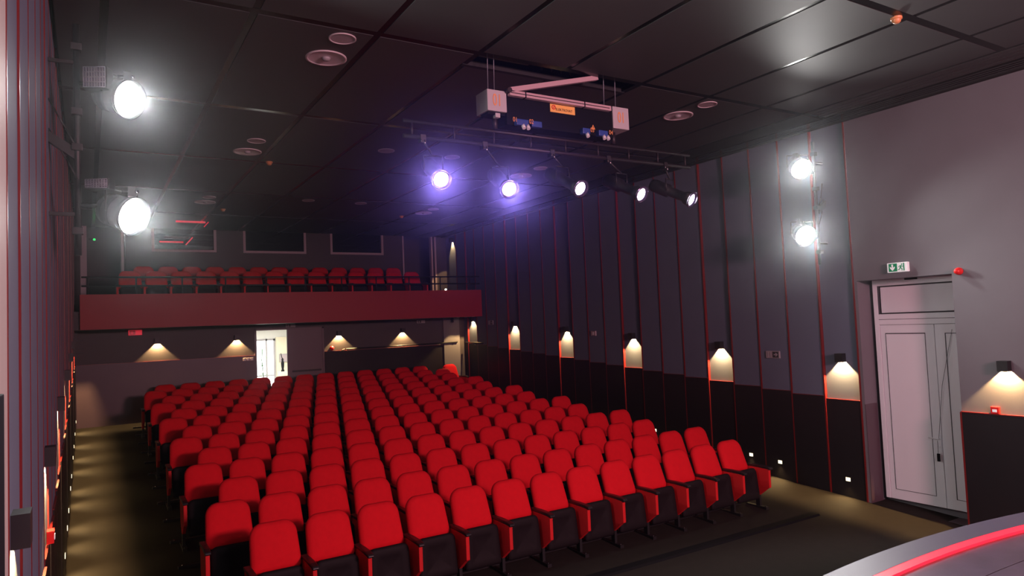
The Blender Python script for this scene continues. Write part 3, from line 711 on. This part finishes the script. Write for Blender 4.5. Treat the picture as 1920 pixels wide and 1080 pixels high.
for side, nm in ((0, 'left'), (1, 'right')):
    mx = (lambda x: x) if side == 0 else (lambda x: 9.73 - x)
    px = mx(-0.06)
    t = thing('lighting_boom', 'vertical black lamp pole bracketed to the %s wall, carrying two floodlights' % nm, 'lighting stand', (px, 6.75, 3.55))
    obj('pole', tube(NB(), (0, 0, 0), (0, 0, 1.95), 0.026, 12), M_STEEL, t)
    wx = (XL if side == 0 else XR) - px
    for z in (0.34, 1.62):
        obj('wall_arm', box(NB(), min(wx, 0), max(wx, 0), -0.015, 0.015, z - 0.015, z + 0.015), M_STEEL, t, 0.003)
    for z in (0.75, 1.0): obj('wall_arm', path(NB(), [(wx, 0.02, z + 0.3), (wx * 0.4, -0.03, z + 0.05), (0, -0.03, z - 0.12)], 0.007, 6), M_STEEL, t)
    sgn = 1 if side == 0 else -1
    obj('wall_beam', prism(NB(), [(wx, 1.02), (wx * 0.1, 0.90), (wx * 0.1, 0.80), (wx, 0.93)] if side == 0 else [(wx, 1.02), (wx, 0.93), (wx * 0.1, 0.80), (wx * 0.1, 0.90)], 'y', -0.03, 0.03), M_STEEL, t)
    for z0, z1, yy in ((0.42, 0.42, 0.0), (1.45, 1.45, 0.0)):
        obj('cross_arm', tube(NB(), (0, 0, z0), (sgn * 0.45, 0, z1), 0.018, 8), M_STEEL, t)
    for z in (0.2, 0.9, 1.2, 1.75): obj('coupler', box(NB(), -0.04, 0.04, -0.05, 0.03, z - 0.03, z + 0.03), M_STEEL, t, 0.006)
    if side == 0:
        lamps = ((0.315, 6.65, 4.88), (0.335, 6.65, 3.88))
    else:
        lamps = ((9.35, 6.66, 5.01), (9.35, 6.66, 3.985))
    for j, p in enumerate(lamps):
        dd = Vector((4.6, -1.5, -0.2)) - Vector(p)
        if side == 0: dd = Vector((5.2, -5.6, -2.5))
        cl = Vector((0, 0.09, 0.22))
        fresnel(p, dd, 'glaring white floodlight on the %s wall pole, %s of the two' % (nm, ('upper', 'lower')[j]), True, clamp=cl)
# unlit guarded floodlights at the left pole
for (x, y, z), lb, hw, hh in (((0.07, 6.6, 5.02), 'unlit floodlight with wire guard at the top of the left wall pole', 0.085, 0.085), ((0.075, 6.6, 4.13), 'unlit tubular work light with wire guard midway up left wall pole', 0.085, 0.035)):
    t = thing('guarded_floodlight', lb, 'stage light', (x, y, z), None, (0, 0, R(-25)))
    obj('housing', box(NB(), -hw - 0.01, hw + 0.01, 0.0, 0.12, -hh - 0.01, hh + 0.01), M_STEEL, t, 0.006)
    for i in range(9):
        xx = -hw + 2 * hw * i / 8; obj('guard_wire', tube(NB(), (xx, -0.01, -hh), (xx, -0.01, hh), 0.003, 5), M_MESH, t)
    for i in range(5):
        zz = -hh + 2 * hh * i / 4; obj('guard_wire', tube(NB(), (-hw, -0.012, zz), (hw, -0.012, zz), 0.003, 5), M_MESH, t)
    obj('reflector', box(NB(), -hw, hw, -0.003, 0.0, -hh, hh), M_BOLT, t)
    obj('bracket', path(NB(), [(-hw, 0.06, 0), (-hw - 0.05, 0.1, 0.0), (-0.13, 0.16, 0)], 0.012, 6), M_STEEL, t)

# hoist
HY = 6.5
t = thing('lighting_hoist', 'black motor hoist hung from ceiling with two pale numbered end boxes', 'hoist', (4.77, HY, 5.2))
def hx(n, m, x0, x1, y0, y1, z0, z1, bevel=0.004, par=t): return obj(n, box(NB(), x0 - 4.77, x1 - 4.77, y0 - HY, y1 - HY, z0 - 5.2, z1 - 5.2), m, par, bevel)
hx('body', M_BLACK, 4.01, 5.53, HY + 0.015, HY + 0.22, 5.055, 5.40)
e1 = hx('end_box', M_BOXW, 3.762, 4.008, HY, HY + 0.26, 5.182, 5.420, 0.008)
e2 = hx('end_box', M_BOXW, 5.53, 5.785, HY, HY + 0.26, 5.180, 5.452, 0.008)
text('end_box_number', '01', 0.19, M_ORNG, t, (3.885 - 4.77, -0.003, 0.10), (PI / 2, 0, 0), 0.001, 1.0, 0.62)
text('end_box_number', '01', 0.19, M_ORNG, t, (5.66 - 4.77, -0.003, 0.115), (PI / 2, 0, 0), 0.001, 1.0, 0.62)
hx('box_flap', M_BLACK, 3.78, 4.0, HY + 0.03, HY + 0.2, 5.15, 5.182); hx('pulley', M_BOXW, 3.87, 3.93, HY + 0.02, HY + 0.08, 5.12, 5.17)
obj('folding_arm', box(NB(), 0, 1.30, -0.03, 0.03, -0.028, 0.028, Matrix.Translation((4.02 - 4.77, -0.03, 0.225)) @ Matrix.Rotation(-R(14.6), 4, 'Y')), M_BOXP, t, 0.004)
ar = obj('folding_arm', box(NB(), 0, 1.44, -0.03, 0.03, -0.03, 0.03, Matrix.Translation((4.02 - 4.77, -0.03, 0.195)) @ Matrix.Rotation(R(0.0), 4, 'Y')), M_BOXP, t, 0.004)
obj('arm_groove', box(NB(), -0.74, 0.66, -0.065, -0.060, 0.190, 0.198), M_PIPE, ar)
for x in (-0.55, 0.28): obj('arm_strap', box(NB(), x, x + 0.012, -0.065, 0.0, 0.160, 0.232), M_BLACK, ar)
obj('arm_joint', tube(NB(), (4.015 - 4.77, -0.07, 0.22), (4.015 - 4.77, 0.02, 0.22), 0.03, 12), M_PIPE, t)
for x in (3.79, 3.87, 5.42, 5.60):
    obj('suspension_wire', tube(NB(), (x - 4.77, 0.03, (0.22 if x < 5 or x > 5.55 else 0.19)), (x - 4.77, 0.0, 1.0), 0.005, 6), M_MESH, t)
sg = hx('name_plate', M_ORNGS, 4.60, 4.955, HY + 0.006, HY + 0.0145, 5.268, 5.362, 0)
text('plate_lettering', 'ELEKTROVAT', 0.042, M_BLACK, sg, (4.795 - 4.77, 0.004, 5.305 - 5.2), (PI / 2, 0, 0), 0.001, 1.15, 0.85)
bm = lathe(NB(), [(0.018, 0), (0.018, 0.003), (0.028, 0.003), (0.028, 0)], 20, Matrix.Translation((4.648 - 4.77, 0.005, 5.325 - 5.2)) @ Matrix.Rotation(PI / 2, 4, 'X'))
prism(bm, [(4.638 - 4.77, 0.115), (4.646 - 4.77, 0.112), (4.660 - 4.77, 0.137), (4.652 - 4.77, 0.140)], 'y', 0.002, 0.005); obj('plate_emblem', bm, M_REDP, sg)
bm = NB(); prism(bm, [(5.19 - 4.77, 5.13 - 5.2), (5.25 - 4.77, 5.13 - 5.2), (5.22 - 4.77, 5.185 - 5.2)], 'y', 0.008, 0.0145); tr = obj('warning_triangle', bm, M_ORNG, t)
obj('warning_mark', box(NB(), 5.217 - 4.77, 5.223 - 4.77, 0.006, 0.0085, 5.140 - 5.2, 5.165 - 5.2), M_BLACK, tr)
for x0, x1, num, nx, plugs in ((4.10, 4.26, '01', 4.075, (4.19, 4.25)), (4.30, 4.44, '02', 4.29, ()), (5.02, 5.13, '03', 5.155, (5.09,)), (5.26, 5.40, '04', 5.44, (5.34, 5.40))):
    so = hx('blue_socket', M_BLUE, x0, x1, HY - 0.05, HY + 0.015, 5.045, 5.115, 0.01)
    text('socket_number', num, 0.075, M_ORNG, so, (nx - 4.77, -0.055, 5.095 - 5.2), (PI / 2, 0, 0), 0.001, 1.0, 0.8)
    for p in plugs:
        obj('plug', tube(NB(), (p - 4.77, -0.03, 5.055 - 5.2), (p - 4.77, -0.055, 5.01 - 5.2), 0.022, 12), M_WHITE, so)
for x in (3.9, 5.6):
    obj('drop_pole', tube(NB(), (x - 4.77, 0.1, -0.05), (x - 4.77, 0.1, -0.198), 0.03, 12), M_PIPE, t)
# lamp bar below the hoist
t = thing('lamp_bar', 'long dark ladder pipe hanging under the hoist, carrying five stage lights', 'lighting bar', (4.8, 6.6, 4.82))
obj('pipe', tube(NB(), (-2.0, 0, 0), (2.1, 0, 0), 0.024, 12), M_PIPE, t)
obj('pipe', tube(NB(), (-2.0, 0, 0.16), (2.1, 0, 0.16), 0.020, 12), M_PIPE, t)
for k in range(9): obj('rung', tube(NB(), (-1.9 + 0.49 * k, 0, 0), (-1.9 + 0.49 * k, 0, 0.16), 0.012, 8), M_PIPE, t)
# profile spots
def profile(loc, clampx, label, d):
    t = thing('profile_spotlight', label, 'stage light', loc, 'five violet-white spotlights under the hoist')
    q = Vector(d).normalized().to_track_quat('-Z', 'Y').to_matrix().to_4x4()
    bm = lathe(NB(), [(0.0, 0.62), (0.075, 0.62), (0.085, 0.58), (0.085, 0.36), (0.062, 0.34), (0.062, 0.12), (0.085, 0.08), (0.092, 0.01), (0.080, 0.01), (0.075, 0.03)], 24); bm.transform(q); obj('barrel', bm, M_STEEL, t)
    bm = lathe(NB(), [(0.078, 0.0), (0.108, -0.01), (0.108, -0.018), (0.078, -0.012)], 28); bm.transform(q); obj('colour_ring', bm, M_RIMP, t)
    bm = lathe(NB(), [(0.078, 0.008), (0.05, -0.008), (0, -0.014)], 24); bm.transform(q); obj('lens', bm, M_LENSP, t)
    light('lamp_light', 'SPOT', q @ Vector((0, 0, -0.05)), d, PROF_E, (0.36, 0.24, 1.0), 0.06, spot=64, blend=0.7, parent=t)
    s = q @ Vector((0.10, 0, 0.33)); s2 = q @ Vector((-0.10, 0, 0.33))
    top = Vector((clampx - loc[0], 6.6 - loc[1], 4.80 - loc[2]))
    bm = NB(); path(bm, [s, s + Vector((0, 0, 0.16)), s2 + Vector((0, 0, 0.16)), s2], 0.008, 6); obj('yoke', bm, M_STEEL, t)
    bm = NB(); path(bm, [(s + s2) / 2 + Vector((0, 0, 0.16)), top], 0.012, 8); box(bm, top.x - 0.03, top.x + 0.03, top.y - 0.035, top.y + 0.035, top.z - 0.04, top.z + 0.045); obj('clamp', bm, M_STEEL, t)
    bm = NB(); tube(bm, top + Vector((0.01, -0.035, -0.01)), top + Vector((0.01, -0.05, -0.06)), 0.007, 6); tube(bm, top + Vector((-0.025, -0.035, -0.01)), top + Vector((-0.025, -0.05, -0.03)), 0.007, 6); obj('wing_bolt', bm, M_BOLT, t)
PL = [(3.066, 4.322, 3.01), (3.868, 4.276, 3.75), (4.822, 4.344, 4.65), (5.742, 4.332, 5.49), (6.588, 4.315, 6.44)]
aims = [(-1.2, -5.8, -3.0), (-1.4, -5.8, -3.0), (0.5, -5.8, -3.0), (0.9, -5.6, -2.9), (1.6, -5.2, -2.8)]
for k, (x, z, cxx) in enumerate(PL):
    profile((x, 6.30, z), cxx, 'violet-white spotlight on the bar under the hoist, %s from the left' % ORD[k + 1], aims[k])

# ------------------------------------------------------------------ odds and ends
tag(BX('stage_side_panel', M_BLACK, None, XL + 0.004, XL + 0.059, 0.9, 2.42, 1.1, 2.70, 0.004), 'tall black board standing against the pale left wall at the stage', 'board')
t = thing('red_reflection_bar', 'red glowing bar added for a reflection in the left projection booth window', 'lamp', (1.95, YU + 0.038, 5.40))  # glowing bar added in place of a red reflection in the glass
obj('tube', box(NB(), -0.30, 0.28, -0.02, 0.0, -0.02, 0.02), M_REDL, t); obj('bracket', box(NB(), -0.015, 0.015, -0.02, 0.0, -0.13, 0.14, Matrix.Translation((0.42, 0, 0.03)) @ Matrix.Rotation(R(40), 4, 'Y')), M_REDL, t)
t = thing('red_reflection_bar', 'red glowing bar added for a reflection on the ceiling above the left booth window', 'lamp', (2.24, 19.0, 5.724))  # second added bar, in place of the red reflection higher up
obj('tube', box(NB(), -0.34, 0.34, -0.02, 0.02, -0.02, 0.03), M_REDL, t); obj('bracket', box(NB(), -0.012, 0.012, -0.02, 0.0, -0.15, 0.02, Matrix.Translation((0.4, 0, 0.0)) @ Matrix.Rotation(R(40), 4, 'Y')), M_REDL, t)
t = thing('status_lamp', 'tiny green indicator lamp above the upper left opening', 'lamp', (0.17, YU + 0.3, 5.45))
obj('housing', box(NB(), -0.13, 0.03, 0.0, 0.03, -0.02, 0.03), M_STEEL, t); obj('indicator', tube(NB(), (0, 0.0, 0), (0, -0.02, 0), 0.03, 10), M_LEDG, t)
t = thing('wall_hooks', 'black bracket with hooks on the rear wall by the left corner', 'bracket', (-0.10, 17.6, 2.72))
for k in range(4): obj('hook', box(NB(), -0.14, 0.02, -0.02, 0.02, -0.14 + 0.09 * k, -0.11 + 0.09 * k), M_STEEL, t)
obj('back_plate', box(NB(), -0.17, -0.14, -0.02, 0.02, -0.2, 0.2), M_STEEL, t)
for o in (fl,): pass
